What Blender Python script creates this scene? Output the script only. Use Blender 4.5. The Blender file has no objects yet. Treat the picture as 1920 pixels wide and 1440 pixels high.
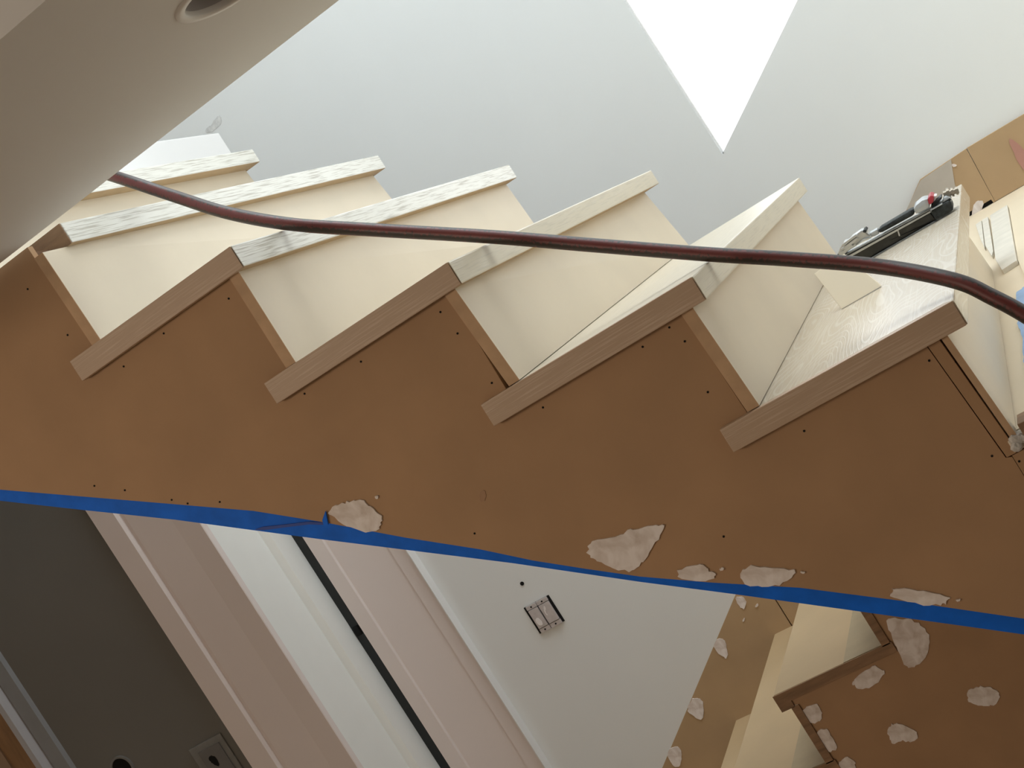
import bpy, bmesh, math, random
from mathutils import Vector, Matrix, noise

# ------------------------------------------------------------------ camera, world, lights, exposure
# Everything below is laid out in stair units (one unit = one tread run, 25 cm): x along the flight (down to +x),
# y from the near side of the flight to the far wall, z up.
S = 0.25
ZO = 12.8                      # height of stair nosing no. 0 above the lower floor, in units
C = bpy.context.scene.collection
SC = bpy.context.scene

def V(x, y, z):
    return Vector((x * S, y * S, (z + ZO) * S))

cam_data = bpy.data.cameras.new('camera')
cam = bpy.data.objects.new('camera', cam_data)
C.objects.link(cam)
SC.camera = cam
right = Vector((0.79471582, 0.29012154, -0.53315687))
down = Vector((-0.4831402, -0.22935684, -0.84496804))
fwd = Vector((-0.3674266, 0.92909899, -0.04210413))
M = Matrix((right, -down, -fwd)).transposed().to_4x4()
M.translation = V(5.5953492, -6.73424647, -2.52296798)
cam.matrix_world = M
cam_data.sensor_fit = 'HORIZONTAL'
cam_data.sensor_width = 36
cam_data.lens = 2669.57 / 1920 * 36
cam_data.clip_start = 0.02

world = bpy.data.worlds.new('world')
SC.world = world
world.use_nodes = True
bg = world.node_tree.nodes['Background']
bg.inputs[0].default_value = (0.93, 0.97, 1.0, 1)
bg.inputs[1].default_value = 3.0

def area(name, loc, target, sx, sy, power, col):
    d = bpy.data.lights.new(name, 'AREA')
    d.shape = 'RECTANGLE'
    d.size = sx * S
    d.size_y = sy * S
    d.energy = power
    d.color = col
    o = bpy.data.objects.new(name, d)
    C.objects.link(o)
    o.location = V(*loc)
    o.rotation_euler = (V(*target) - V(*loc)).to_track_quat('-Z', 'Y').to_euler()
    return o

area('skylight_fill', (4.2, 5.0, 9.6), (4.0, 5.0, 0), 6.5, 7.0, 41, (0.90, 0.97, 1.0))  # unseen area lamp added under the roof opening for overhead daylight
area('landing_side_fill', (11.6, 4.6, 1.0), (0, 4.6, -1.2), 4.0, 4.0, 0.6, (0.97, 0.98, 1.0))  # weak unseen area lamp added at the right wall opening
area('room_warm_fill', (-3.5, -9.5, -0.4), (-3.0, -5.0, -8), 5.0, 3.0, 29, (1.0, 0.84, 0.68))  # unseen warm area lamp added to brighten the near skirt and soffit

vs = SC.view_settings
vs.view_transform = 'Standard'
vs.look = 'None'
vs.gamma = 1
vs.exposure = 0.0
vs.use_curve_mapping = False

# ------------------------------------------------------------------ materials
def mat(name, col, rough=0.6, var=0.06, scale=14.0, bump=0.0, bscale=60.0, metallic=0.0, coat=0.0, stretch=(1, 1, 1), spec=0.5):
    m = bpy.data.materials.new(name)
    m.use_nodes = True
    nt = m.node_tree
    b = nt.nodes['Principled BSDF']
    b.inputs['Roughness'].default_value = rough
    b.inputs['Metallic'].default_value = metallic
    b.inputs['Coat Weight'].default_value = coat
    b.inputs['Specular IOR Level'].default_value = spec
    tc = nt.nodes.new('ShaderNodeTexCoord')
    mp = nt.nodes.new('ShaderNodeMapping')
    mp.inputs['Scale'].default_value = stretch
    nt.links.new(tc.outputs['Object'], mp.inputs['Vector'])
    n = nt.nodes.new('ShaderNodeTexNoise')
    n.inputs['Scale'].default_value = scale
    n.inputs['Detail'].default_value = 5
    nt.links.new(mp.outputs[0], n.inputs['Vector'])
    r = nt.nodes.new('ShaderNodeValToRGB')
    r.color_ramp.elements[0].position = 0.3
    r.color_ramp.elements[1].position = 0.7
    r.color_ramp.elements[0].color = tuple(max(0, c * (1 - var)) for c in col) + (1,)
    r.color_ramp.elements[1].color = tuple(min(1, c * (1 + var)) for c in col) + (1,)
    nt.links.new(n.outputs['Fac'], r.inputs['Fac'])
    nt.links.new(r.outputs[0], b.inputs['Base Color'])
    if bump > 0:
        n2 = nt.nodes.new('ShaderNodeTexNoise')
        n2.inputs['Scale'].default_value = bscale
        n2.inputs['Detail'].default_value = 4
        nt.links.new(mp.outputs[0], n2.inputs['Vector'])
        bp_ = nt.nodes.new('ShaderNodeBump')
        bp_.inputs['Strength'].default_value = bump
        bp_.inputs['Distance'].default_value = 0.002
        nt.links.new(n2.outputs['Fac'], bp_.inputs['Height'])
        nt.links.new(bp_.outputs[0], b.inputs['Normal'])
    return m

def oak(name, base, lime, axis, rough=0.34, cathedral=0.0, amount=0.5):
    """limed oak: long pores along `axis` filled pale, with an optional cathedral figure"""
    m = bpy.data.materials.new(name)
    m.use_nodes = True
    nt = m.node_tree
    b = nt.nodes['Principled BSDF']
    b.inputs['Roughness'].default_value = rough
    tc = nt.nodes.new('ShaderNodeTexCoord')
    mp = nt.nodes.new('ShaderNodeMapping')
    sc = [520.0, 520.0, 520.0]
    sc['xyz'.index(axis)] = 14.0
    mp.inputs['Scale'].default_value = sc
    nt.links.new(tc.outputs['Object'], mp.inputs['Vector'])
    n = nt.nodes.new('ShaderNodeTexNoise')
    n.inputs['Scale'].default_value = 1.0
    n.inputs['Detail'].default_value = 3
    nt.links.new(mp.outputs[0], n.inputs['Vector'])
    r = nt.nodes.new('ShaderNodeValToRGB')
    r.color_ramp.elements[0].position = 0.5
    r.color_ramp.elements[1].position = 0.66
    r.color_ramp.elements[0].color = (0, 0, 0, 1)
    r.color_ramp.elements[1].color = (amount, amount, amount, 1)
    nt.links.new(n.outputs['Fac'], r.inputs['Fac'])
    fac = r.outputs[0]
    if cathedral > 0:
        mp2 = nt.nodes.new('ShaderNodeMapping')
        s2 = [7.0, 7.0, 7.0]
        s2['xyz'.index(axis)] = 1.6
        mp2.inputs['Scale'].default_value = s2
        nt.links.new(tc.outputs['Object'], mp2.inputs['Vector'])
        nz = nt.nodes.new('ShaderNodeTexNoise')
        nz.inputs['Scale'].default_value = 1.0
        nz.inputs['Detail'].default_value = 1.5
        nt.links.new(mp2.outputs[0], nz.inputs['Vector'])
        mu = nt.nodes.new('ShaderNodeMath')
        mu.operation = 'MULTIPLY'
        mu.inputs[1].default_value = 260.0
        nt.links.new(nz.outputs['Fac'], mu.inputs[0])
        si = nt.nodes.new('ShaderNodeMath')
        si.operation = 'SINE'
        nt.links.new(mu.outputs[0], si.inputs[0])
        rr = nt.nodes.new('ShaderNodeValToRGB')
        rr.color_ramp.elements[0].position = 0.60
        rr.color_ramp.elements[1].position = 0.95
        rr.color_ramp.elements[0].color = (0, 0, 0, 1)
        rr.color_ramp.elements[1].color = (cathedral, cathedral, cathedral, 1)
        nt.links.new(si.outputs[0], rr.inputs['Fac'])
        mx = nt.nodes.new('ShaderNodeMath')
        mx.operation = 'MAXIMUM'
        nt.links.new(fac, mx.inputs[0])
        nt.links.new(rr.outputs[0], mx.inputs[1])
        fac = mx.outputs[0]
    mix = nt.nodes.new('ShaderNodeMix')
    mix.data_type = 'RGBA'
    mix.inputs[6].default_value = base + (1,)
    mix.inputs[7].default_value = lime + (1,)
    nt.links.new(fac, mix.inputs[0])
    nt.links.new(mix.outputs[2], b.inputs['Base Color'])
    bp_ = nt.nodes.new('ShaderNodeBump')
    bp_.inputs['Strength'].default_value = 0.25
    bp_.inputs['Distance'].default_value = 0.001
    nt.links.new(fac, bp_.inputs['Height'])
    nt.links.new(bp_.outputs[0], b.inputs['Normal'])
    return m

M_WALL = mat('white_wall_paint', (0.79, 0.815, 0.815), 0.75, 0.012, 3, 0.05, 120)
M_CEIL = mat('soffit_paint', (0.76, 0.75, 0.73), 0.8, 0.01, 3, 0.04, 120)
M_CASE = mat('pink_bounce_casing', (0.78, 0.70, 0.67), 0.5, 0.012, 4)  # white trim with warm bounce light put in as a pink tint
M_TRIM = mat('white_trim_paint', (0.80, 0.79, 0.78), 0.42, 0.01, 4)
M_GREY = mat('dark_grey_wall_paint', (0.17, 0.165, 0.15), 0.8, 0.06, 2)
M_MDF = mat('raw_fibreboard', (0.425, 0.262, 0.145), 0.72, 0.07, 7, 0.06, 250, spec=0.3)
M_MDFEDGE = mat('fibreboard_edge', (0.40, 0.24, 0.13), 0.85, 0.14, 30, 0.2, 200)
M_RISER = mat('maple_plywood', (0.72, 0.62, 0.475), 0.5, 0.035, 6, 0.03, 200)
M_RISEREDGE = mat('riser_board_edge', (0.56, 0.37, 0.22), 0.7, 0.12, 30)
M_OAKF = oak('limed_oak_nosing', (0.76, 0.745, 0.68), (0.36, 0.32, 0.25), 'y', 0.33, 0.0, 0.7)
M_OAKT = oak('limed_oak_tread', (0.58, 0.50, 0.385), (0.80, 0.75, 0.66), 'y', 0.25, 0.38, 0.3)
M_OAKM = oak('limed_oak_plain', (0.66, 0.59, 0.46), (0.46, 0.41, 0.32), 'y', 0.36, 0.0, 0.4)
M_OAKR = oak('shaded_oak_return', (0.50, 0.36, 0.25), (0.66, 0.52, 0.40), 'x', 0.5, 0.0, 0.5)  # same oak as the treads, side shade put into a browner colour
M_RAW = mat('raw_oak_underside', (0.46, 0.32, 0.18), 0.6, 0.08, 20, stretch=(6, 1, 6))
M_OAKD = mat('dark_brown_oak_end', (0.27, 0.16, 0.085), 0.6, 0.3, 10, 0.2, 80, stretch=(1, 6, 6))  # very dark brown oak for tread ends, lower riser edges and the strip
M_STR = mat('dark_stringer', (0.16, 0.085, 0.045), 0.9, 0.2, 20)
M_DRY = mat('drywall_edge', (0.74, 0.74, 0.72), 0.8, 0.03, 20)
M_TAPE = mat('blue_masking_tape', (0.004, 0.145, 0.74), 0.6, 0.12, 30, 0.1, 300, spec=0.25)
M_BLACK = mat('black_rubber', (0.012, 0.016, 0.018), 0.5, 0.1)
M_PAPER = mat('kraft_covered_tread', (0.56, 0.41, 0.235), 0.42, 0.05, 6, 0.08, 40)
M_PAPER2 = mat('kraft_paper_fold', (0.43, 0.34, 0.21), 0.45, 0.10, 14, 0.15, 60)
M_SHEET = mat('cream_board', (0.80, 0.68, 0.50), 0.6, 0.03, 5)
M_CARD = mat('pale_birch_offcut', (0.88, 0.78, 0.60), 0.6, 0.02, 5)
M_OLD = mat('old_white_painted_wood', (0.75, 0.70, 0.60), 0.6, 0.08, 20, 0.3, 60)
M_BLUES = mat('pale_blue_plastic', (0.26, 0.42, 0.66), 0.45, 0.12, 20)
M_SILVER = mat('cast_aluminium', (0.62, 0.64, 0.64), 0.32, 0.1, 60, 0.2, 120, metallic=0.85)
M_SILG = mat('silver_grey_casing', (0.50, 0.52, 0.53), 0.38, 0.05, 30, metallic=0.4)
M_DKMET = mat('dark_magazine_metal', (0.06, 0.06, 0.055), 0.35, 0.2, 40, metallic=0.5)
M_GRIP = mat('black_textured_grip', (0.025, 0.03, 0.03), 0.7, 0.5, 120, 0.6, 400)
M_RED = mat('red_plastic', (0.42, 0.03, 0.05), 0.4, 0.1)
M_BRASS = mat('steel_air_fitting', (0.35, 0.31, 0.25), 0.3, 0.2, 60, metallic=0.9)
M_BOX = mat('dusty_plate', (0.55, 0.50, 0.49), 0.6, 0.12, 40)
M_DUST = mat('white_dust_smear', (0.82, 0.78, 0.77), 0.8, 0.05, 40)
M_DKBOX = mat('grey_outlet_plate', (0.20, 0.20, 0.19), 0.6, 0.1, 30)
M_DOOR = mat('brown_door_wood', (0.30, 0.17, 0.08), 0.6, 0.15, 10, stretch=(6, 6, 1))
M_TAN = mat('tan_door_panel', (0.34, 0.23, 0.15), 0.6, 0.1, 10)
M_FLOOR = mat('subfloor_plywood', (0.66, 0.52, 0.38), 0.6, 0.1, 6)
M_HOLE = mat('hole_and_shade_black', (0.004, 0.004, 0.004), 1.0, 0.0)

def patch_mat():
    m = mat('spackling_compound', (0.62, 0.53, 0.49), 0.85, 0.05, 30, 0.3, 160)
    nt = m.node_tree
    b = nt.nodes['Principled BSDF']
    tc = nt.nodes.new('ShaderNodeTexCoord')
    n = nt.nodes.new('ShaderNodeTexNoise')
    n.inputs['Scale'].default_value = 34
    n.inputs['Detail'].default_value = 7
    n.inputs['Distortion'].default_value = 0.6
    nt.links.new(tc.outputs['Object'], n.inputs['Vector'])
    r = nt.nodes.new('ShaderNodeValToRGB')
    r.color_ramp.elements[0].position = 0.34
    r.color_ramp.elements[1].position = 0.60
    r.color_ramp.elements[0].color = (0.64, 0.55, 0.49, 1)
    r.color_ramp.elements[1].color = (0.86, 0.80, 0.77, 1)
    nt.links.new(n.outputs['Fac'], r.inputs['Fac'])
    nt.links.new(r.outputs[0], b.inputs['Base Color'])
    return m
M_PATCH = patch_mat()

def hose_mat():
    m = bpy.data.materials.new('worn_red_rubber_hose')
    m.use_nodes = True
    nt = m.node_tree
    b = nt.nodes['Principled BSDF']
    b.inputs['Roughness'].default_value = 0.45
    uv = nt.nodes.new('ShaderNodeUVMap')
    sep = nt.nodes.new('ShaderNodeSeparateXYZ')
    nt.links.new(uv.outputs[0], sep.inputs[0])
    mp = nt.nodes.new('ShaderNodeMapping')
    mp.inputs['Scale'].default_value = (40, 6, 1)
    nt.links.new(uv.outputs[0], mp.inputs['Vector'])
    n = nt.nodes.new('ShaderNodeTexNoise')
    n.inputs['Scale'].default_value = 1.4
    n.inputs['Detail'].default_value = 6
    nt.links.new(mp.outputs[0], n.inputs['Vector'])
    # red stripes woven round a black hose, scuffed off in places
    mu = nt.nodes.new('ShaderNodeMath')
    mu.operation = 'MULTIPLY'
    mu.inputs[1].default_value = math.pi * 2 * 3
    nt.links.new(sep.outputs[1], mu.inputs[0])
    si = nt.nodes.new('ShaderNodeMath')
    si.operation = 'SINE'
    nt.links.new(mu.outputs[0], si.inputs[0])
    ad = nt.nodes.new('ShaderNodeMath')
    ad.operation = 'MULTIPLY_ADD'
    ad.inputs[1].default_value = 0.22
    nt.links.new(si.outputs[0], ad.inputs[0])
    nt.links.new(n.outputs['Fac'], ad.inputs[2])
    r = nt.nodes.new('ShaderNodeValToRGB')
    r.color_ramp.elements[0].position = 0.42
    r.color_ramp.elements[1].position = 0.56
    r.color_ramp.elements[0].color = (0.030, 0.018, 0.013, 1)
    r.color_ramp.elements[1].color = (0.13, 0.024, 0.021, 1)
    nt.links.new(ad.outputs[0], r.inputs['Fac'])
    nt.links.new(r.outputs[0], b.inputs['Base Color'])
    return m
M_HOSE = hose_mat()

def glass_mat():
    m = bpy.data.materials.new('window_glass')
    m.use_nodes = True
    nt = m.node_tree
    nt.nodes.clear()
    out = nt.nodes.new('ShaderNodeOutputMaterial')
    t = nt.nodes.new('ShaderNodeBsdfTransparent')
    g = nt.nodes.new('ShaderNodeBsdfGlossy')
    g.inputs['Roughness'].default_value = 0.02
    fr = nt.nodes.new('ShaderNodeFresnel')
    mx = nt.nodes.new('ShaderNodeMixShader')
    nt.links.new(fr.outputs[0], mx.inputs[0])
    nt.links.new(t.outputs[0], mx.inputs[1])
    nt.links.new(g.outputs[0], mx.inputs[2])
    nt.links.new(mx.outputs[0], out.inputs[0])
    return m
M_GLASS = glass_mat()

# ------------------------------------------------------------------ mesh helpers
WPOS = {}

def link(name, me, m, parent=None, origin=None):
    o = bpy.data.objects.new(name, me)
    C.objects.link(o)
    if m:
        me.materials.append(m)
    base = WPOS.get(parent.name, Vector((0, 0, 0))) if parent else Vector((0, 0, 0))
    o.location = origin - base
    if parent:
        o.parent = parent
    WPOS[o.name] = origin.copy()
    return o

def fin(name, bm, m, parent=None, bevel=0.0, smooth=False, **props):
    bmesh.ops.remove_doubles(bm, verts=bm.verts, dist=1e-5)
    bmesh.ops.recalc_face_normals(bm, faces=bm.faces)
    if bevel > 0:
        bmesh.ops.bevel(bm, geom=[e for e in bm.edges if len(e.link_faces) == 2 and e.calc_face_angle(0) > 0.5],
                        offset=bevel, segments=2, affect='EDGES', profile=0.6)
    # from units to metres, about the mesh's own centre
    lo = Vector([min(v.co[i] for v in bm.verts) for i in range(3)])
    hi = Vector([max(v.co[i] for v in bm.verts) for i in range(3)])
    c = (lo + hi) / 2
    for v in bm.verts:
        v.co = (v.co - c) * S
    me = bpy.data.meshes.new(name)
    bm.to_mesh(me)
    bm.free()
    if smooth:
        for p in me.polygons:
            p.use_smooth = True
    o = link(name, me, m, parent, V(*c))
    for k, v in props.items():
        o[k] = v
    return o

def B():
    return bmesh.new()

def box(bm, x0, x1, y0, y1, z0, z1):
    vs_ = [bm.verts.new((x, y, z)) for x in (x0, x1) for y in (y0, y1) for z in (z0, z1)]
    for f in ((0, 1, 3, 2), (4, 6, 7, 5), (0, 4, 5, 1), (2, 3, 7, 6), (0, 2, 6, 4), (1, 5, 7, 3)):
        bm.faces.new([vs_[i] for i in f])
    return bm

def prism(bm, pts, axis, a, b):
    """closed polygon pts in the plane across `axis`, extruded from a to b"""
    def P(p, t):
        return {'x': (t, p[0], p[1]), 'y': (p[0], t, p[1]), 'z': (p[0], p[1], t)}[axis]
    v0 = [bm.verts.new(P(p, a)) for p in pts]
    v1 = [bm.verts.new(P(p, b)) for p in pts]
    bm.faces.new(v0)
    bm.faces.new(v1[::-1])
    n = len(pts)
    for i in range(n):
        j = (i + 1) % n
        bm.faces.new((v0[i], v0[j], v1[j], v1[i]))
    return bm

def hexa(bm, a, b):
    """two quads of four points joined"""
    v = [bm.verts.new(p) for p in list(a) + list(b)]
    bm.faces.new(v[:4])
    bm.faces.new(v[4:][::-1])
    for i in range(4):
        j = (i + 1) % 4
        bm.faces.new((v[i], v[j], v[4 + j], v[4 + i]))
    return bm

def cyl(bm, p, q, r0, r1=None, n=20):
    r1 = r0 if r1 is None else r1
    p, q = Vector(p), Vector(q)
    d = (q - p).normalized()
    u = d.orthogonal().normalized()
    w = d.cross(u)
    a = [bm.verts.new(p + (u * math.cos(t) + w * math.sin(t)) * r0) for t in [2 * math.pi * i / n for i in range(n)]]
    b = [bm.verts.new(q + (u * math.cos(t) + w * math.sin(t)) * r1) for t in [2 * math.pi * i / n for i in range(n)]]
    bm.faces.new(a)
    bm.faces.new(b[::-1])
    for i in range(n):
        bm.faces.new((a[i], a[(i + 1) % n], b[(i + 1) % n], b[i]))
    return bm

def root(name, loc, label, cat, group=None):
    o = bpy.data.objects.new(name, None)
    C.objects.link(o)
    o.empty_display_size = 0.05
    o.location = V(*loc)
    WPOS[o.name] = V(*loc)
    o['label'] = label
    o['category'] = cat
    if group:
        o['group'] = group
    return o

def sroot(name, loc):
    o = bpy.data.objects.new(name, None)
    C.objects.link(o)
    o.location = V(*loc)
    WPOS[o.name] = V(*loc)
    o['kind'] = 'structure'
    return o

def ragged(pts, seed, amp=0.012, step=0.03):
    """outline of a smear: corners rounded, the edge torn a little"""
    rnd = random.Random(seed)
    P = [Vector(p) for p in pts]
    for _ in range(2):
        Q = []
        for i in range(len(P)):
            a, b = P[i], P[(i + 1) % len(P)]
            Q += [a * 0.75 + b * 0.25, a * 0.25 + b * 0.75]
        P = Q
    out = []
    for i in range(len(P)):
        a, b = P[i], P[(i + 1) % len(P)]
        n = max(1, int((b - a).length / step))
        for k in range(n):
            p = a.lerp(b, k / n)
            out.append(p + Vector((rnd.uniform(-amp, amp), rnd.uniform(-amp, amp))))
    return out

def ellipse(c, a, b, rot=0, n=16):
    return [(c[0] + a * math.cos(t) * math.cos(rot) - b * math.sin(t) * math.sin(rot),
             c[1] + a * math.cos(t) * math.sin(rot) + b * math.sin(t) * math.cos(rot)) for t in [2 * math.pi * i / n for i in range(n)]]

def patch(parent, pts, y, seed, amp=0.008, th=0.010, name='filler_patch', m=None):
    return fin(name, prism(B(), ragged(pts, seed, amp) if amp else pts, 'y', y - th, y + 0.002), m or M_PATCH, parent)

# ------------------------------------------------------------------ the setting
YF = 9.3
def struct(name, bm, m, **k):
    return fin(name, bm, m, None, kind='structure', **k)

struct('floor', box(B(), -14, 12, -14, 12.5, -13.2, -12.8), M_FLOOR)

# far wall: lower part with the doorway, upper part with the raked window
ZT = 9.8
DX0, DX1 = -5.48, -4.39
DTOP = -0.9
XD = -7.057      # left of this the wall is dark grey
hA, hB, hC = (2.862, -2.283), (2.784, 3.0), (6.4, 3.0)
hD = (6.4, -0.095)
bm = B()
def wq(bm, pts):
    prism(bm, pts, 'y', YF, YF + 0.12)
wq(bm, [(-14, -12.8), (hA[0], -12.8), hA, hB, (hB[0], ZT), (-14, ZT)])
wq(bm, [(hB[0], hB[1]), (hC[0], hC[1]), (hC[0], ZT), (hB[0], ZT)])
wq(bm, [(hC[0], ZT), (hC[0], hC[1]), hD, (12, -0.095), (12, ZT)])
wq(bm, [hA, (12, -2.283), (12, -0.095), hD])
wq(bm, [(hA[0], -12.8), (12, -12.8), (12, -2.283), hA])
bmesh.ops.remove_doubles(bm, verts=bm.verts, dist=1e-4)
w = struct('wall_back', bm, M_WALL)
# grey painted wall standing nearer than the far wall, its end cased in white
YN = 7.90
XR = -4.517
struct('wall_grey', box(B(), -14, -4.60, YN, YF, -12.8, -0.4), M_GREY)
# plaster damage on the wall by the upper landing
fin('plaster_scuff', prism(B(), ragged([(-2.417, 1.412), (-2.344, 1.435), (-2.285, 1.428), (-2.201, 1.467), (-2.118, 1.467), (-2.122, 1.401), (-2.200, 1.358), (-2.289, 1.361), (-2.356, 1.358)], 5, 0.006, 0.08), 'y', YF - 0.004, YF + 0.002), mat('scuffed_plaster', (0.66, 0.67, 0.66), 0.9, 0.18, 60, 0.6, 90), w)

wn = sroot('window_1', (2.8, YF, -2.28))
def edgebar(p, q, th, y0, y1):
    p, q = Vector(p), Vector(q)
    d = (q - p).normalized()
    n = Vector((-d.y, d.x)) * th
    return prism(B(), [p, q, q + n, p + n], 'y', y0, y1)
fin('window_frame', edgebar(hB, hA, 0.015, YF + 0.05, YF + 0.11), M_TRIM, wn)
fin('window_frame', edgebar(hA, hD, 0.015, YF + 0.05, YF + 0.11), M_TRIM, wn)
fin('window_frame', edgebar(hD, hC, 0.015, YF + 0.05, YF + 0.11), M_TRIM, wn)
fin('window_frame', edgebar(hC, hB, 0.015, YF + 0.05, YF + 0.11), M_TRIM, wn)
fin('pane', prism(B(), [hA, hD, hC, hB], 'y', YF + 0.07, YF + 0.085), M_GLASS, wn)

struct('wall_left', box(B(), -14.4, -14, -14, YF + 3.2, -12.8, ZT), M_WALL)
bm = B()   # unseen right wall, its window opening added to let light in
box(bm, 12, 12.4, -14, 2.6, -12.8, ZT)
box(bm, 12, 12.4, 6.6, YF + 3.2, -12.8, ZT)
box(bm, 12, 12.4, 2.6, 6.6, -12.8, -1.0)
box(bm, 12, 12.4, 2.6, 6.6, 3.0, ZT)
struct('wall_right', bm, M_WALL)
struct('wall_front', box(B(), -14, 12, -14.4, -14, -12.8, ZT), M_WALL)
bm = B()   # unseen roof, its skylight opening added to let light in
box(bm, -14, 0, -14, YF + 3.2, ZT, ZT + 0.4)
box(bm, 9, 12, -14, YF + 3.2, ZT, ZT + 0.4)
box(bm, 0, 9, -14, 1.2, ZT, ZT + 0.4)
box(bm, 0, 9, 8.8, YF + 3.2, ZT, ZT + 0.4)
struct('ceiling', bm, M_CEIL)
# room side: dropped soffit beside the stairwell, higher ceiling behind its step
LX, LY, LQ, LR = 3.275, -1.235, 0.30, 0.20
bm = B()
box(bm, -14, LX - LQ, -2.345, 0.0, -0.758, 0.66)
box(bm, LX + LQ, 12, -2.345, 0.0, -0.758, 0.66)
box(bm, LX - LQ, LX + LQ, -2.345, LY - LQ, -0.758, 0.66)
box(bm, LX - LQ, LX + LQ, LY + LQ, 0.0, -0.758, 0.66)
box(bm, LX - LQ, LX + LQ, LY - LQ, LY + LQ, -0.3, 0.66)
def sq(t):
    c_, s_ = math.cos(t), math.sin(t)
    m_ = max(abs(c_), abs(s_))
    return LX + LQ * c_ / m_, LY + LQ * s_ / m_
for i in range(40):
    a, b = 2 * math.pi * i / 40, 2 * math.pi * (i + 1) / 40
    q = [(LX + LR * math.cos(a), LY + LR * math.sin(a)), (LX + LR * math.cos(b), LY + LR * math.sin(b)), sq(b), sq(a)]
    hexa(bm, [(x, y, -0.758) for x, y in q], [(x, y, -0.74) for x, y in q])
struct('ceiling_soffit', bm, M_CEIL)
struct('ceiling_room', box(B(), -14, 12, -14, -2.345, 0.35, 0.66), M_CEIL)
# upper floor behind the top riser
struct('floor_upper', box(B(), -14, -1.06, 0.0, 6.5, -0.25, 0.64), M_FLOOR)
struct('trim_1', box(B(), -1.06, -0.95, 0.0, 6.62, -0.02, 0.66), M_TRIM, bevel=0.01)      # white riser of the top step
struct('wall_upper', box(B(), -14, 12, -0.3, 0.0, 0.66, ZT), M_WALL)

# landing
lf = sroot('floor_landing', (8, 4, -4.26))
fin('landing_deck', prism(B(), [(4.86, 0.16), (12, 0.16), (12, YF - 0.01), (4.5, YF - 0.01), (4.5, 5.2), (4.86, 5.2)], 'z', -4.42, -4.26), M_SHEET, lf)
fin('landing_fascia', box(B(), 4.845, 12, 0.06, 0.14, -9.0, -4.335), M_MDF, lf)
fin('landing_edge', box(B(), 4.86, 12, 0.05, 0.155, -4.325, -4.262), M_OLD, lf, bevel=0.008)

# raw fibreboard skirting on the far wall: a level board over the landing and a raked one down the lower flight
M_MDF2 = mat('raw_fibreboard_yellower', (0.47, 0.325, 0.185), 0.72, 0.06, 7, 0.06, 250, spec=0.3)
def skirt_board(name, pts, patches, m=M_MDF2):
    o = struct(name, prism(B(), pts, 'y', YF - 0.07, YF), m)
    return o
tb = skirt_board('baseboard_landing', [(5.055, -4.255), (12, -4.255), (12, -3.615), (5.090, -3.615)], 0)
patch(tb, [(5.487, -3.737), (5.539, -3.816), (5.574, -3.970), (5.466, -4.163), (5.449, -4.054), (5.463, -3.899)], YF - 0.07, 61, 0.004, m=mat('pinkish_stain', (0.46, 0.235, 0.185), 0.7, 0.05))
rb = skirt_board('baseboard_rake', [(4.520, -3.648), (5.083, -3.618), (5.046, -4.392)] + [(5.03, -4.215), (4.70, -4.215), (4.45, -5.2), (0.70, -8.1), (0.66, -8.1), (0.66, -6.49)], 0)
rb2 = skirt_board('baseboard_lower_rake', [(0.192, -6.834)] + [(0.645, -6.50), (0.645, -8.3), (-2.9, -10.3), (-2.9, -9.19)], 0)
fin('floor_gap_shade', box(B(), 4.70, 5.05, YF - 0.05, YF - 0.01, -4.258, -4.21), M_HOLE, rb)  # near-black strip drawn as the shade below the skirting board
# spackle on them
patch(rb, [(4.522, -3.656), (4.896, -3.631), (4.856, -3.733), (4.799, -3.877), (4.775, -4.016), (4.434, -4.018), (4.313, -3.930), (4.245, -3.847)], YF - 0.07, 62, 0, m=mat('grey_skim', (0.50, 0.45, 0.39), 0.8, 0.05, 20))
patch(rb, [(4.866, -4.153), (4.926, -4.157), (4.963, -4.200), (4.865, -4.286), (4.767, -4.393), (4.701, -4.399), (4.773, -4.262)], YF - 0.07, 63, 0.004)
patch(rb, [(4.878, -3.673), (4.916, -3.704), (4.910, -3.727), (4.870, -3.708)], YF - 0.07, 64, 0.002)
patch(rb2, [(0.236, -6.788), (0.362, -6.860), (0.266, -6.993), (0.229, -6.944)], YF - 0.07, 65)
patch(rb2, [(-0.335, -7.234), (-0.236, -7.160), (-0.159, -7.183), (-0.170, -7.286), (-0.262, -7.447), (-0.295, -7.377)], YF - 0.07, 66)
patch(rb2, [(-1.071, -7.794), (-0.924, -7.684), (-0.845, -7.706), (-0.813, -7.792), (-0.961, -8.003), (-1.020, -7.912)], YF - 0.07, 67)
patch(rb2, [(-1.626, -8.212), (-1.513, -8.121), (-1.391, -8.178), (-1.524, -8.402), (-1.620, -8.390)], YF - 0.07, 68)
patch(rb2, [(0.389, -7.010), (0.438, -6.990), (0.445, -7.016), (0.399, -7.030)], YF - 0.07, 69, 0.002)
patch(rb2, [(0.166, -7.094), (0.210, -7.071), (0.198, -7.103), (0.161, -7.115)], YF - 0.07, 70, 0.002)

# doorway at the far left: pinkish white casing on the grey wall, its deep white jamb, black seal, far casing
dr = sroot('door_1', (-4.5, YF, -12.8))
def vprof(name, pts, m, z1=-0.5, parent=dr, **k):
    return fin(name, prism(B(), pts, 'z', -12.8, z1), m, parent, **k)
def nx(px_x, y=YN):          # x on the far wall plane -> x on the plane y seen in the same place
    return 5.595 + (px_x - 5.595) * (y + 6.734) / (YF + 6.734)
vprof('casing_left', [(nx(-7.057, YN - .1), YN), (nx(-7.057, YN - .1), YN - 0.10), (nx(-6.70, YN - .1), YN - 0.10), (nx(-6.66, YN - .1), YN - 0.02), (nx(-6.60, YN), YN - 0.03), (nx(-6.52, YN), YN - 0.055),
                      (nx(-5.91, YN), YN - 0.06), (XR - 0.05, YN - 0.09), (XR - 0.04, YN - 0.08), (XR - 0.035, YN), (XR - 0.06, YN)], M_CASE)
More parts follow.
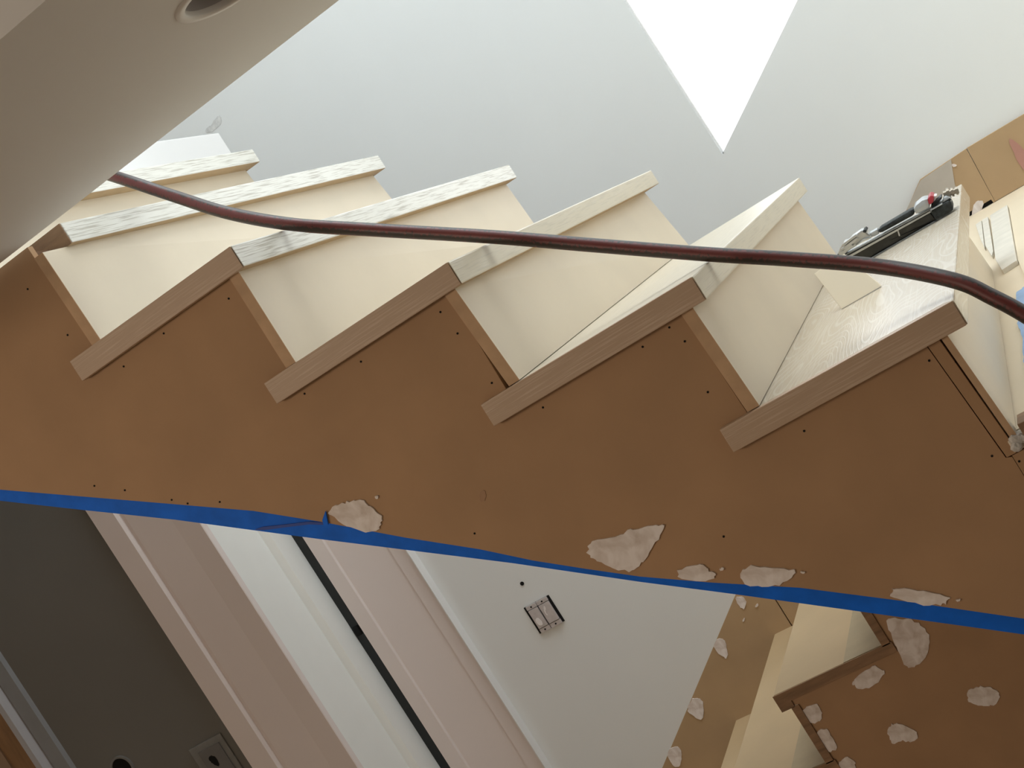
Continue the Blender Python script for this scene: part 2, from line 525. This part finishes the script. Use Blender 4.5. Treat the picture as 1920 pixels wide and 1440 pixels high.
X1, X2 = -4.56, -4.46
vprof('door_jamb', [(X1 - 0.08, YN), (X1, YN), (X1, 8.30), (X1 - 0.008, 8.31), (X1 - 0.008, 8.77), (X2, 8.80), (X2, 9.215), (X1 - 0.08, 9.215)], mat('jamb_paint', (0.86, 0.87, 0.84), 0.4, 0.01))
vprof('door_seal', [(X1, 9.22), (-4.31, 9.22), (-4.31, YF), (X1, YF)], M_BLACK)
c9 = lambda v: nx(v, YF - 0.12)
vprof('casing_right', [(-4.31, YF), (-4.31, YF - 0.12), (c9(-4.165), YF - 0.12), (c9(-4.155), YF - 0.08), (c9(-3.43), YF - 0.060), (c9(-3.42), YF - 0.085), (c9(-3.19), YF - 0.085), (c9(-3.19), YF)], M_CASE)
vprof('backband', [(c9(-3.19), YF), (c9(-3.19), YF - 0.15), (c9(-3.175), YF - 0.155), (-3.10, YF - 0.01), (-3.10, YF)], M_TRIM)
fin('latch', box(B(), -4.43, -4.35, YF - 0.11, YF - 0.08, -5.02, -4.88), M_HOLE, dr, bevel=0.01)
# next doorway, cut by the left frame edge
def gx(v): return nx(v, YN)
d2 = sroot('door_2', (-9, YN, -12.8))
vprof('casing', [(gx(-9.94), YN), (gx(-9.94), YN - 0.06), (gx(-9.69), YN - 0.06), (gx(-9.66), YN)], mat('grey_trim', (0.26, 0.27, 0.28), 0.5, 0.03), parent=d2)
vprof('door_stop', [(gx(-10.12), YN), (gx(-10.12), YN - 0.16), (gx(-10.02), YN - 0.16), (gx(-9.95), YN)], mat('grey_white_trim', (0.45, 0.45, 0.47), 0.5, 0.03), parent=d2)
vprof('door_slab', [(gx(-10.7), YN - 0.02), (gx(-10.12), YN - 0.02), (gx(-10.12), YN), (gx(-10.7), YN)], M_DOOR, parent=d2)
vprof('door_slab', [(-12.9, YN - 0.05), (gx(-10.63), YN - 0.05), (gx(-10.63), YN), (-12.9, YN)], M_TAN, parent=d2)
# cable hole in the grey wall
WG = bpy.data.objects['wall_grey']
HX, HZ = -7.678, -4.833
fin('wall_hole', cyl(B(), (HX, YN - 0.012, HZ), (HX, YN, HZ), 0.15, n=28), M_HOLE, WG)
bm = B()
for i in range(28):
    a, b = 2 * math.pi * i / 28, 2 * math.pi * (i + 1) / 28
    def rp(t, r, y):
        return (HX + r * math.cos(t), y, HZ + r * math.sin(t))
    hexa(bm, [rp(a, .15, YN - .03), rp(b, .15, YN - .03), rp(b, .178, YN - .03), rp(a, .178, YN - .03)],
         [rp(a, .15, YN), rp(b, .15, YN), rp(b, .178, YN), rp(a, .178, YN)])
fin('hole_rim', bm, M_DKBOX, WG)

# ------------------------------------------------------------------ upper flight
W = 5.08
NX = {5: 4.992, 4: 4.020, 3: 2.995, 2: 2.000, 1: 1.000, 0: 0.0}
FX = {5: 5.050, 4: 4.010, 3: 3.008, 2: 1.985, 1: 1.008, 0: 0.005}
NZ = {5: -3.551, 4: -2.836, 3: -2.131, 2: -1.428, 1: -0.712, 0: -0.010}
BX = {5: 3.728, 4: 2.722, 3: 1.718, 2: 0.745}
RX = {1: (0.957, 0.968), 2: (1.931, 1.928), 3: (2.929, 2.962), 4: (3.928, 3.952), 5: (4.882, 4.914), 0: (-0.09, -0.08)}
RF = {0: -0.13, 1: 0.895, 2: 1.893, 3: 2.880, 4: 3.915, 5: 4.885}      # riser fronts at the far end, under the nosing
TH = 0.131
st = root('staircase', (2.5, 2.5, -4.0), 'upper stair flight with limed oak treads, plywood risers and a raw brown fibreboard skirt', 'stairs')
for k in range(5, -1, -1):
    z = NZ[k]
    y0 = 0.055 if k > 1 else 0.286
    xb0 = RX[k - 1][0] - 0.03 if k > 0 else -1.0
    if k == 5:
        xb0 = 3.85
    if k > 1:      # front corner mitred to take the return nosing
        pl = [(xb0, y0), (NX[k] - 0.06, y0), (NX[k], 0.0), (FX[k], W), (xb0, W)]
    else:
        pl = [(xb0, y0), (NX[k], y0), (FX[k], W), (xb0, W)]
    bm = prism(B(), pl, 'z', z - TH, z)
    t = fin('tread', bm, M_OAKT if k == 5 else M_OAKM if k in (3, 4) else M_OAKF, st, bevel=0.008)
    t.data.materials.append(M_RAW)          # the underside is left raw
    for p_ in t.data.polygons:
        if p_.normal.z < -0.9:
            p_.material_index = 1
    if k > 1:
        # mitred return nosing along the open end
        bm = prism(B(), [(BX[k], 0), (NX[k] - 0.006, 0), (NX[k] - 0.062, 0.054), (BX[k], 0.054)], 'z', z - TH, z)
        fin('return_nosing', bm, M_OAKR, t, bevel=0.004, label='end nosing of the tread, coloured darker brown as side shade')
    elif k == 1:
        fin('end_cap', box(B(), 0.66, 0.995, 0.278, 0.286, z - TH, z), M_OAKD, t)
for k in range(0, 6):
    xt, xb = RX[k]
    zt = NZ[k] - TH
    zb = NZ[k + 1] if k < 5 else -4.259
    zb += 0.004
    ye = 5.0
    tk = 0.032 if k == 5 else 0.067
    bm = hexa(B(), [(xt, 0.045, zt), (xb, 0.045, zb), (xb, ye, zb), (RF[k], ye, zt)],
              [(xt - tk, 0.045, zt), (xb - tk, 0.045, zb), (xb - tk, ye, zb), (RF[k] - tk, ye, zt)])
    r = fin('riser', bm, M_RISER, st)
    fin('riser_edge', hexa(B(), [(xt, 0.041, zt), (xb, 0.041, zb), (xb, 0.045, zb), (xt, 0.045, zt)],
                          [(xt - tk, 0.041, zt), (xb - tk, 0.041, zb), (xb - tk, 0.045, zb), (xt - tk, 0.045, zt)]), M_RISEREDGE, r)

# near skirt of raw fibreboard, sawtooth above and raked below
top = [(-2.6, -0.765), (0.880, -0.765), (0.898, NZ[2] - TH + 0.05), (0.900, NZ[2] - TH)]
top += [(1.860, NZ[2] - TH), (1.854, NZ[2] - TH - 0.2), (1.849, NZ[3] - TH)]
top += [(2.861, NZ[3] - TH), (2.874, NZ[3] - TH - 0.12), (2.864, NZ[4] - TH)]
top += [(3.859, NZ[4] - TH), (3.880, NZ[5] - TH)]
top += [(4.774, NZ[5] - TH), (4.815, -4.33), (4.842, -4.34), (4.844, -5.33)]
bot = [(4.495, -5.069), (4.055, -4.747), (3.633, -4.450), (3.242, -4.217), (2.939, -4.025), (2.709, -3.859), (2.477, -3.686), (2.248, -3.495), (1.907, -3.241), (1.514, -2.929), (1.191, -2.686), (0.697, -2.368), (-0.200, -1.792)]
bot += [(-2.6, -0.80)]
sk = fin('skirt_board', prism(B(), top + bot, 'y', 0.06, 0.105), M_MDF, st)
fin('skirt_strip', prism(B(), [(4.779, NZ[5] - TH), (4.838, NZ[5] - TH), (4.874, -4.29), (4.868, -4.33), (4.821, -4.33)], 'y', 0.056, 0.10), M_MDF, st)
PP = [[(1.593, -2.891), (1.686, -2.907), (1.755, -2.919), (1.815, -2.942), (1.844, -3.009), (1.862, -3.080), (1.824, -3.118), (1.778, -3.145), (1.637, -3.029), (1.603, -2.942)],
      [(2.768, -3.768), (2.827, -3.740), (2.962, -3.781), (3.044, -3.783), (3.121, -3.817), (3.195, -3.830), (3.199, -3.865), (3.093, -3.913), (2.992, -3.967), (2.931, -3.985), (2.872, -3.947), (2.799, -3.877), (2.764, -3.816)],
      [(3.094, -4.118), (3.167, -4.075), (3.270, -4.122), (3.275, -4.166), (3.301, -4.205), (3.257, -4.215)],
      [(3.428, -4.216), (3.551, -4.280), (3.664, -4.349), (3.654, -4.375), (3.561, -4.391), (3.489, -4.366), (3.386, -4.294)],
      [(4.020, -4.667), (4.040, -4.662), (4.102, -4.697), (4.244, -4.810), (4.240, -4.826), (4.205, -4.842), (4.147, -4.813), (3.995, -4.698)]]
for i, p in enumerate(PP):
    patch(sk, p, 0.06, 20 + i)
for i, p in enumerate([[(1.888, -2.963), (1.910, -2.969), (1.904, -2.983), (1.884, -2.979)], [(3.328, -4.177), (3.353, -4.178), (3.348, -4.191), (3.327, -4.190)], [(3.680, -4.373), (3.702, -4.387), (3.691, -4.394), (3.679, -4.385)], [(4.266, -4.840), (4.289, -4.848), (4.280, -4.856), (4.263, -4.850)]]):
    patch(sk, p, 0.06, 40 + i, 0.002)
bm = B()
for x, z in [(0.731, -0.952), (0.789, -1.292), (0.989, -1.617), (1.324, -1.595), (1.784, -1.643), (0.382, -2.081), (0.543, -2.198), (0.776, -2.389), (0.853, -2.455), (1.038, -2.544), (1.862, -2.294), (2.250, -2.314), (2.786, -2.322), (2.803, -2.462), (2.272, -3.407), (2.937, -2.589), (2.817, -2.772), (3.360, -2.937), (3.604, -3.010), (3.772, -2.995), (3.801, -3.093), (3.764, -3.367), (3.437, -4.042), (2.984, -3.016), (4.861, -3.742), (4.844, -3.820), (4.766, -4.293), (4.750, -3.754), (4.859, -4.374), (4.070, -3.765), (3.042, -3.879), (2.429, -3.256)]:
    prism(bm, ellipse((x, z), 0.0062, 0.0062, n=6), 'y', 0.0575, 0.061)
fin('nail_holes', bm, M_HOLE, sk, kind='stuff')
patch(sk, [(2.429, -3.229), (2.457, -3.230), (2.451, -3.261), (2.417, -3.289), (2.399, -3.273)], 0.06, 52, 0.003, 0.003, 'glue_stain', mat('glue_stain_brown', (0.36, 0.20, 0.10), 0.5))

# stringer behind the skirt, its underside, and the far stringer
rk = lambda x: -1.985 - 0.7085 * x
inner = [(-2.6, -0.80), (0.87, -0.80), (0.885, -1.54), (1.85, -1.56), (1.85, -2.25), (2.86, -2.27), (2.86, -2.95), (3.85, -2.97), (3.87, -3.67), (4.79, -3.69), (4.82, -4.5), (4.84, rk(4.84)), (-2.6, rk(-2.6) if rk(-2.6) < -0.8 else -0.9)]
inner[-1] = (-1.65, -0.816)
inner[0] = (-1.65, -0.80)
fin('stringer', prism(B(), inner, 'y', 0.118, 0.24), M_STR, st)
fin('stringer', prism(B(), inner, 'y', 4.82, 4.96), M_STR, st)
bm = prism(B(), [(-1.65, rk(-1.65)), (4.86, rk(4.86)), (4.86, rk(4.86) + 0.06), (-1.65, rk(-1.65) + 0.06)], 'y', 0.118, 4.97)
fin('underside_panel', bm, M_DRY, st)

# masking tape along the lower edge
tt = [(-0.256, -1.742), (0.672, -2.351), (1.170, -2.670), (1.499, -2.909), (1.897, -3.222), (2.236, -3.483), (2.695, -3.857), (3.240, -4.206), (3.633, -4.440), (4.057, -4.740), (4.519, -5.080)]
tb_ = [(4.468, -5.172), (3.791, -4.687), (3.302, -4.338), (2.904, -4.059), (2.340, -3.649), (1.424, -3.014), (0.691, -2.496), (0.195, -2.165), (-0.319, -1.818)]
mt = fin('masking_tape', prism(B(), tt + tb_, 'y', 0.106, 0.117), M_TAPE, None,
         label='bright blue masking tape along the lower edge of the brown stair skirt', category='tape')
fin('tape_tab', prism(B(), [(1.540, -2.928), (1.587, -2.895), (1.556, -2.965), (1.528, -2.961)], 'y', 0.044, 0.054), M_TAPE, mt)
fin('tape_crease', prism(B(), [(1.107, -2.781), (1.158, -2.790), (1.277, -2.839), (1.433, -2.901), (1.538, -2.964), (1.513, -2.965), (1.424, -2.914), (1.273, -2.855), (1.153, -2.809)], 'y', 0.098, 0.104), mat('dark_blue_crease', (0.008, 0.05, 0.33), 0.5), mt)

# ------------------------------------------------------------------ lower flight, rising to the landing behind
Y1 = 5.12
ls = root('staircase', (1.5, 7.2, -12.8), 'lower flight of stairs under the taped skirt, kraft covered treads and spackled brown side panel', 'stairs')
LX0, LZ0, LG, LH = 1.418, -6.665, 1.005, 0.752
def lx(k): return LX0 + LG * k
def lz(k): return LZ0 + LH * k
for k in range(-5, 3):
    x, z = lx(k), lz(k)
    t = fin('tread', box(B(), x + 0.004, x + 1.16, Y1 + 0.03, YF - 0.07, z - 0.17, z), M_PAPER, ls, bevel=0.008)
    fin('tread_end', prism(B(), [(x, z), (x + 1.19, z), (x + 1.19, z - 0.10), (x + 0.13, z - 0.10), (x + 0.13, z - 0.165), (x, z - 0.165)], 'y', Y1, Y1 + 0.012), M_OAKD, t)
    fin('paper_fold', box(B(), x + 0.72, x + 1.12, Y1 + 0.02, YF - 0.08, z - 0.01, z + 0.006), M_PAPER2, t)
    zt = lz(k + 1) - 0.16
    r = fin('riser', box(B(), x + 1.115, x + 1.17, Y1 + 0.012, YF - 0.07, z, zt), M_RISER, ls)
    fin('riser_edge', box(B(), x + 1.10, x + 1.175, Y1 + 0.0, Y1 + 0.012, z - 0.01, zt), M_OAKD, r)
pts = [(lx(-5), -12.75)]
for k in range(-5, 3):
    pts += [(lx(k) + 0.17, lz(k - 1)), (lx(k) + 0.13, lz(k) - 0.10), (lx(k) + 1.19, lz(k) - 0.10)]
pts = [(lx(-5) + 0.17, -12.78)] + pts[1:] + [(lx(2) + 1.19, lz(3) - 0.16), (4.9, -4.45), (4.9, -12.78)]
lp = fin('side_panel', prism(B(), pts, 'y', Y1 + 0.02, Y1 + 0.09), M_MDF, ls)
LP = [[(2.667, -6.455), (2.785, -6.525), (2.893, -6.602), (2.918, -6.734), (2.883, -6.848), (2.718, -6.958), (2.618, -6.953), (2.591, -6.857), (2.635, -6.615)],
      [(2.133, -6.827), (2.347, -6.787), (2.407, -6.844), (2.408, -6.906), (2.270, -6.972), (2.134, -6.934), (2.104, -6.858)],
      [(2.906, -7.379), (2.978, -7.332), (3.081, -7.354), (3.160, -7.414), (3.161, -7.501), (3.093, -7.551), (2.987, -7.527), (2.909, -7.462)],
      [(1.571, -6.912), (1.655, -6.873), (1.737, -6.889), (1.746, -6.984), (1.686, -7.047), (1.600, -7.046), (1.551, -6.982)],
      [(2.189, -7.341), (2.260, -7.336), (2.361, -7.467), (2.379, -7.543), (2.288, -7.556), (2.212, -7.509), (2.132, -7.511), (2.121, -7.449)],
      [(1.577, -7.120), (1.692, -7.129), (1.691, -7.219), (1.681, -7.345), (1.595, -7.345), (1.559, -7.260)],
      [(1.601, -7.462), (1.688, -7.434), (1.749, -7.485), (1.735, -7.581), (1.653, -7.629), (1.555, -7.584)]]
for i, p in enumerate(LP):
    patch(lp, p, Y1 + 0.02, 80 + i, 0.01)

# ------------------------------------------------------------------ things on the stairs and landing
# air hose: lies over the nosings, comes down from the upper floor
def cat(P, n=10):
    out = []
    for i in range(len(P) - 1):
        p0, p1, p2, p3 = (Vector(P[max(i - 1, 0)]), Vector(P[i]), Vector(P[i + 1]), Vector(P[min(i + 2, len(P) - 1)]))
        for k in range(n):
            t = k / n
            out.append(0.5 * ((2 * p1) + (p2 - p0) * t + (2 * p0 - 5 * p1 + 4 * p2 - p3) * t * t + (3 * p1 - p0 - 3 * p2 + p3) * t ** 3))
    out.append(Vector(P[-1]))
    return out
HP = [(-0.809, 3.200, 0.736), (-0.093, 2.400, 0.216), (0.478, 1.700, -0.156), (0.981, 1.150, -0.496), (1.356, 0.950, -0.842), (1.710, 0.740, -1.151), (2.078, 0.620, -1.437), (2.468, 0.640, -1.716), (3.048, 0.600, -2.111), (3.497, 0.550, -2.428), (4.043, 0.470, -2.807), (4.384, 0.420, -3.034), (4.751, 0.330, -3.284), (5.028, 0.140, -3.494), (5.138, 0.070, -3.636), (5.226, 0.030, -3.781), (5.325, -0.020, -3.993), (5.410, -0.100, -4.330), (5.900, -0.400, -5.600), (6.600, -0.800, -8.000), (7.400, -1.200, -11.000), (8.200, -1.600, -12.600), (9.400, -1.800, -12.750)]
path = cat(HP, 9)
R_ = 0.0385
bm = B()
uvl = bm.loops.layers.uv.new('UVMap')
N_ = 16
rings = []
up = Vector((0, 0, 1))
for i, p in enumerate(path):
    d = (path[min(i + 1, len(path) - 1)] - path[max(i - 1, 0)]).normalized()
    a = d.cross(up).normalized()
    b = a.cross(d)
    rings.append([bm.verts.new(p + (a * math.cos(2 * math.pi * j / N_) + b * math.sin(2 * math.pi * j / N_)) * R_) for j in range(N_)])
ln = 0
for i in range(len(path) - 1):
    l2 = ln + (path[i + 1] - path[i]).length
    for j in range(N_):
        f = bm.faces.new((rings[i][j], rings[i][(j + 1) % N_], rings[i + 1][(j + 1) % N_], rings[i + 1][j]))
        f.smooth = True
        for lp_, uvv in zip(f.loops, ((ln, j / N_), (ln, (j + 1) / N_), (l2, (j + 1) / N_), (l2, j / N_))):
            lp_[uvl].uv = uvv
    ln = l2
bm.faces.new(rings[0][::-1])
bm.faces.new(rings[-1])
fin('air_hose', bm, M_HOSE, None, label='scuffed red and black rubber air hose draped across the stair nosings', category='hose')

# nail gun lying on the widest tread
ng = root('nail_gun', (4.6, 3.6, -3.551), 'grey and black pneumatic nail gun lying at the back of the lowest oak tread', 'nail gun')
def g(name, pts, y0, y1, m, bev=0.008, parent=ng):
    return fin(name, prism(B(), pts, 'y', y0, y1), m, parent, bevel=bev)
g('magazine', [(4.217, -3.448), (4.847, -3.483), (4.857, -3.530), (4.857, -3.540), (4.863, -3.540), (4.336, -3.540), (4.318, -3.533), (4.216, -3.471)], 3.54, 3.66, M_DKMET, 0.006)
g('magazine_rail', [(4.198, -3.431), (4.860, -3.455), (4.855, -3.479), (4.234, -3.465)], 3.52, 3.68, M_SILVER, 0.004)
g('rail_groove', [(4.211, -3.437), (4.856, -3.462), (4.856, -3.467), (4.217, -3.448)], 3.512, 3.53, M_BLACK, 0)
g('magazine_seam', [(4.597, -3.470), (4.606, -3.472), (4.596, -3.513), (4.587, -3.512)], 3.532, 3.55, M_SILVER, 0)
g('magazine_foot', [(4.333, -3.540), (4.865, -3.540), (4.867, -3.540), (4.852, -3.540), (4.353, -3.540)], 3.50, 3.62, M_OLD, 0.003)
g('rear_cap', [(4.858, -3.464), (4.950, -3.467), (4.964, -3.463), (4.996, -3.463), (5.008, -3.484), (4.999, -3.525), (4.991, -3.540), (4.963, -3.540), (4.934, -3.540), (4.890, -3.540), (4.857, -3.540), (4.855, -3.529)], 3.47, 3.73, M_GRIP, 0.02)
g('rear_cap_band', [(4.861, -3.464), (4.950, -3.467), (4.952, -3.459), (4.862, -3.456)], 3.46, 3.74, M_SILG, 0.004)
g('rear_shell', [(4.942, -3.469), (4.982, -3.428), (5.007, -3.443), (5.016, -3.466), (5.008, -3.484), (4.949, -3.480)], 3.50, 3.70, M_SILG, 0.02)
g('shell_stripe', [(4.955, -3.458), (5.012, -3.456), (5.014, -3.474), (4.956, -3.472)], 3.485, 3.5, M_BLACK, 0.002)
g('handle', [(4.492, -3.392), (4.770, -3.392), (4.756, -3.437), (4.483, -3.428)], 3.52, 3.68, M_GRIP, 0.025)
g('head_housing', [(4.768, -3.391), (4.787, -3.379), (4.844, -3.368), (4.895, -3.377), (4.878, -3.423), (4.872, -3.447), (4.759, -3.439)], 3.48, 3.72, M_SILG, 0.03)
g('trigger_guard', [(4.876, -3.438), (4.897, -3.434), (4.966, -3.418), (4.968, -3.432), (4.913, -3.455), (4.871, -3.452)], 3.50, 3.70, M_BLACK, 0.008)
g('trigger', [(4.921, -3.389), (4.945, -3.399), (4.922, -3.423), (4.902, -3.428)], 3.53, 3.67, M_DUST, 0.006)
g('red_collar', [(4.885, -3.382), (4.912, -3.370), (4.931, -3.389), (4.905, -3.423), (4.874, -3.427), (4.876, -3.408)], 3.47, 3.73, M_RED, 0.012)
g('bridge', [(4.418, -3.390), (4.486, -3.391), (4.482, -3.428), (4.434, -3.424)], 3.54, 3.66, M_SILG, 0.01)
ns = g('nose', [(4.161, -3.404), (4.198, -3.375), (4.248, -3.347), (4.269, -3.360), (4.310, -3.347), (4.358, -3.343), (4.386, -3.340), (4.415, -3.351), (4.418, -3.380), (4.429, -3.400), (4.434, -3.424), (4.389, -3.413), (4.301, -3.417), (4.232, -3.423), (4.199, -3.434)], 3.53, 3.67, M_SILVER, 0.015)
for i, q in enumerate(([(4.233, -3.355), (4.346, -3.342), (4.355, -3.355), (4.235, -3.373)], [(4.205, -3.379), (4.339, -3.365), (4.346, -3.380), (4.228, -3.396)], [(4.186, -3.401), (4.286, -3.387), (4.295, -3.406), (4.210, -3.416)], [(4.304, -3.412), (4.371, -3.399), (4.421, -3.413), (4.422, -3.423), (4.351, -3.410)])):
    g('nose_rib', q, 3.50, 3.54, M_SILVER, 0.004, ns)
g('nose_latch', [(4.398, -3.347), (4.418, -3.346), (4.424, -3.364), (4.411, -3.369), (4.397, -3.359)], 3.50, 3.68, M_GRIP, 0.004, ns)
g('nose_tip', [(4.157, -3.405), (4.178, -3.397), (4.205, -3.424), (4.200, -3.438)], 3.55, 3.65, M_BLACK, 0.004, ns)
fb = B()
FP = [(4.981, -3.424), (5.003, -3.428), (5.020, -3.448), (5.032, -3.443), (5.055, -3.447), (5.064, -3.446), (5.081, -3.450)]
a = Vector((FP[0][0], 3.6, FP[0][1])); b = Vector((FP[6][0], 3.6, FP[6][1]))
for t0, t1, r_ in ((0, .22, .026), (.22, .40, .040), (.40, .52, .022), (.52, .66, .033), (.66, .80, .020), (.80, .95, .029), (.95, 1.0, .020)):
    cyl(fb, a.lerp(b, t0), a.lerp(b, t1), r_, n=14)
fin('air_fitting', fb, M_BRASS, ng)

# offcut wedge on the same tread
zz = -3.551
fin('wood_offcut', hexa(B(), [(4.257, 1.80, zz + .004), (4.524, 1.80, zz + .004), (4.413, 2.0, -3.288), (4.198, 2.0, -3.299)],
                        [(4.257, 1.835, zz + .004), (4.524, 1.835, zz + .004), (4.413, 2.03, -3.31), (4.198, 2.03, -3.32)]), M_CARD, None, bevel=0.004,
    label='small cream plywood offcut leaning on the lowest oak tread below the nail gun', category='offcut')

# litter on the landing: old painted boards, a cream sheet, blue plastic
zl = -4.26
def flat(name, pts, z0, z1, m, label=None, cat_=None, bev=0.004):
    k = {}
    if label:
        k = dict(label=label, category=cat_)
    return fin(name, prism(B(), pts, 'z', z0, z1), m, None, bevel=bev, **k)
flat('painted_board', [(4.825, 8.066), (4.890, 8.133), (4.885, 6.158), (4.857, 6.883)], zl, -4.23, M_OLD, 'narrowest of the old white painted boards on the landing, nearest the stair', 'board')
flat('painted_board', [(4.898, 8.107), (4.961, 8.095), (4.957, 5.736), (4.937, 5.503), (4.895, 6.288)], zl, -4.225, M_OLD, 'middle old white painted board on the landing with a nail hole', 'board')
flat('painted_board', [(4.985, 8.039), (5.170, 8.105), (5.123, 4.592), (4.999, 4.535), (4.965, 5.200)], zl, -4.22, M_OLD, 'widest old white painted board on the landing, cracked and pitted', 'board')
flat('cream_sheet', [(5.178, 8.314), (5.582, 8.388), (5.422, 3.873), (5.146, 3.589), (5.127, 4.722)], zl, -4.24, M_SHEET, 'smooth cream board lying on the landing beside the old painted boards', 'sheet')
flat('plastic_sheet', ragged([(5.045, 3.389), (5.094, 3.435), (5.132, 3.494), (5.394, 3.450), (5.175, 0.458), (5.003, 0.703), (5.029, 1.694), (5.041, 2.264), (5.033, 2.475)], 9, 0.012, 0.1), -4.258, -4.235, M_BLUES, 'pale blue speckled plastic sheet lying on the landing at the right edge', 'sheet', 0)
flat('wood_strip', [(4.948, 0.171), (5.174, 0.170), (5.159, -0.036), (4.943, 0.002)], zl, -4.20, M_OAKD, 'short brown wood strip on the landing edge beside the last riser', 'strip')
rnd = random.Random(4)
bm = B()
for i in range(9):
    c_ = Vector((4.90 + 0.025 * i + rnd.uniform(-.02, .02), 0.05 + rnd.uniform(-0.03, .05), -4.30 + rnd.uniform(-.015, .035)))
    ico = bmesh.ops.create_icosphere(bm, subdivisions=2, radius=rnd.uniform(0.022, 0.04), matrix=Matrix.Translation(c_))
    for v in ico['verts']:
        v.co += (v.co - c_) * noise.noise(v.co * 30) * 0.8
fin('plaster_crumbs', bm, mat('grey_white_plaster', (0.62, 0.60, 0.57), 0.8, 0.3, 60, 0.8, 90), None, kind='stuff',
    label='grey white plaster crumbs stuck along the landing edge', category='plaster')

# ------------------------------------------------------------------ fittings
rl = root('recessed_light', (3.27, -1.23, -0.758), 'round recessed ceiling light with a white trim ring in the soffit', 'light')
cx, cy, zc = 3.275, -1.235, -0.758
prof = [(0.235, 0.0), (0.232, -0.008), (0.195, -0.010), (0.188, 0.0), (0.186, 0.02)]
def lathe(prof, n=40):
    bm = B()
    rs = [[bm.verts.new((cx + r * math.cos(2 * math.pi * i / n), cy + r * math.sin(2 * math.pi * i / n), zc + z)) for i in range(n)] for r, z in prof]
    for a, b in zip(rs, rs[1:]):
        for i in range(n):
            bm.faces.new((a[i], a[(i + 1) % n], b[(i + 1) % n], b[i]))
    return bm
fin('trim_ring', lathe(prof), mat('trim_ring_white', (0.72, 0.69, 0.65), 0.45, 0.02), rl, smooth=True)
fin('reflector', lathe([(0.187, 0.012), (0.175, 0.12), (0.15, 0.24), (0.11, 0.30)]), mat('grey_reflector', (0.42, 0.39, 0.38), 0.3, 0.04), rl, smooth=True)
fin('lamp_face', cyl(B(), (cx, cy, zc + 0.26), (cx, cy, zc + 0.30), 0.11, n=28), mat('unlit_lamp_face', (0.45, 0.43, 0.41), 0.3), rl)

sb = root('switch_box', (-2.03, YF, -5.92), 'two gang switch box without its cover on the white wall below the stairs', 'switch box')
bx0, bx1, bz0, bz1 = -2.225, -1.84, -6.12, -5.735
fin('box_body', box(B(), bx0, bx1, YF - 0.012, YF, bz0, bz1), M_HOLE, sb)
for i, (a, b) in enumerate(((-2.185, -2.045), (-2.025, -1.875))):
    s_ = fin('switch', box(B(), a, b, YF - 0.045, YF - 0.012, bz0 + 0.065, bz1 - 0.06), M_BOX, sb, bevel=0.004)
    fin('dust_smear', prism(B(), ragged([(a + .03, bz0 + .10), (a + .085, bz0 + .09), (a + .09, bz0 + .17), (a + .05, bz0 + .21), (a + .02, bz0 + .18)] if i == 0 else
        [(a + .04, bz0 + .22), (a + .08, bz0 + .26), (a + .075, bz0 + .30), (a + .05, bz0 + .28), (a + .03, bz0 + .20), (a + .05, bz0 + .16)], i, .003, .02), 'y', YF - 0.050, YF - 0.044), M_DUST, s_)
    for z0_, z1_ in ((bz0 + 0.0, bz0 + 0.058), (bz1 - 0.052, bz1)):
        p_ = fin('mounting_strap', box(B(), a - 0.005, b + 0.005, YF - 0.038, YF - 0.012, z0_, z1_), M_BOX, sb, bevel=0.003)
        fin('screw', cyl(B(), ((a + b) / 2, YF - 0.046, (z0_ + z1_) / 2), ((a + b) / 2, YF - 0.03, (z0_ + z1_) / 2), 0.011, n=10), M_HOLE, p_)
fin('anchor_hole', cyl(B(), (-2.064, YF - 0.008, -5.453), (-2.064, YF, -5.453), 0.026, n=14), M_HOLE, bpy.data.objects['wall_back'])

OX, OZ = -6.343, -5.335
ob = root('outlet_box', (OX, YN, OZ), 'grey square outlet plate with a broken hole on the dark wall', 'outlet box')
fin('plate', box(B(), OX - .28, OX + .28, YN - 0.03, YN, OZ - .30, OZ + .30), M_DKBOX, ob, bevel=0.012)
fin('inner_plate', box(B(), OX - .16, OX + .20, YN - 0.05, YN - 0.03, OZ - .20, OZ + .21), mat('inner_plate_grey', (0.15, 0.145, 0.14), 0.6), ob, bevel=0.008)
fin('plate_hole', prism(B(), ragged([(OX - .07, OZ + .08), (OX, OZ + .12), (OX + .05, OZ + .05), (OX + .03, OZ - .06), (OX - .02, OZ - .05), (OX - .05, OZ + .02)], 3, .006), 'y', YN - 0.056, YN - 0.049), M_HOLE, ob)
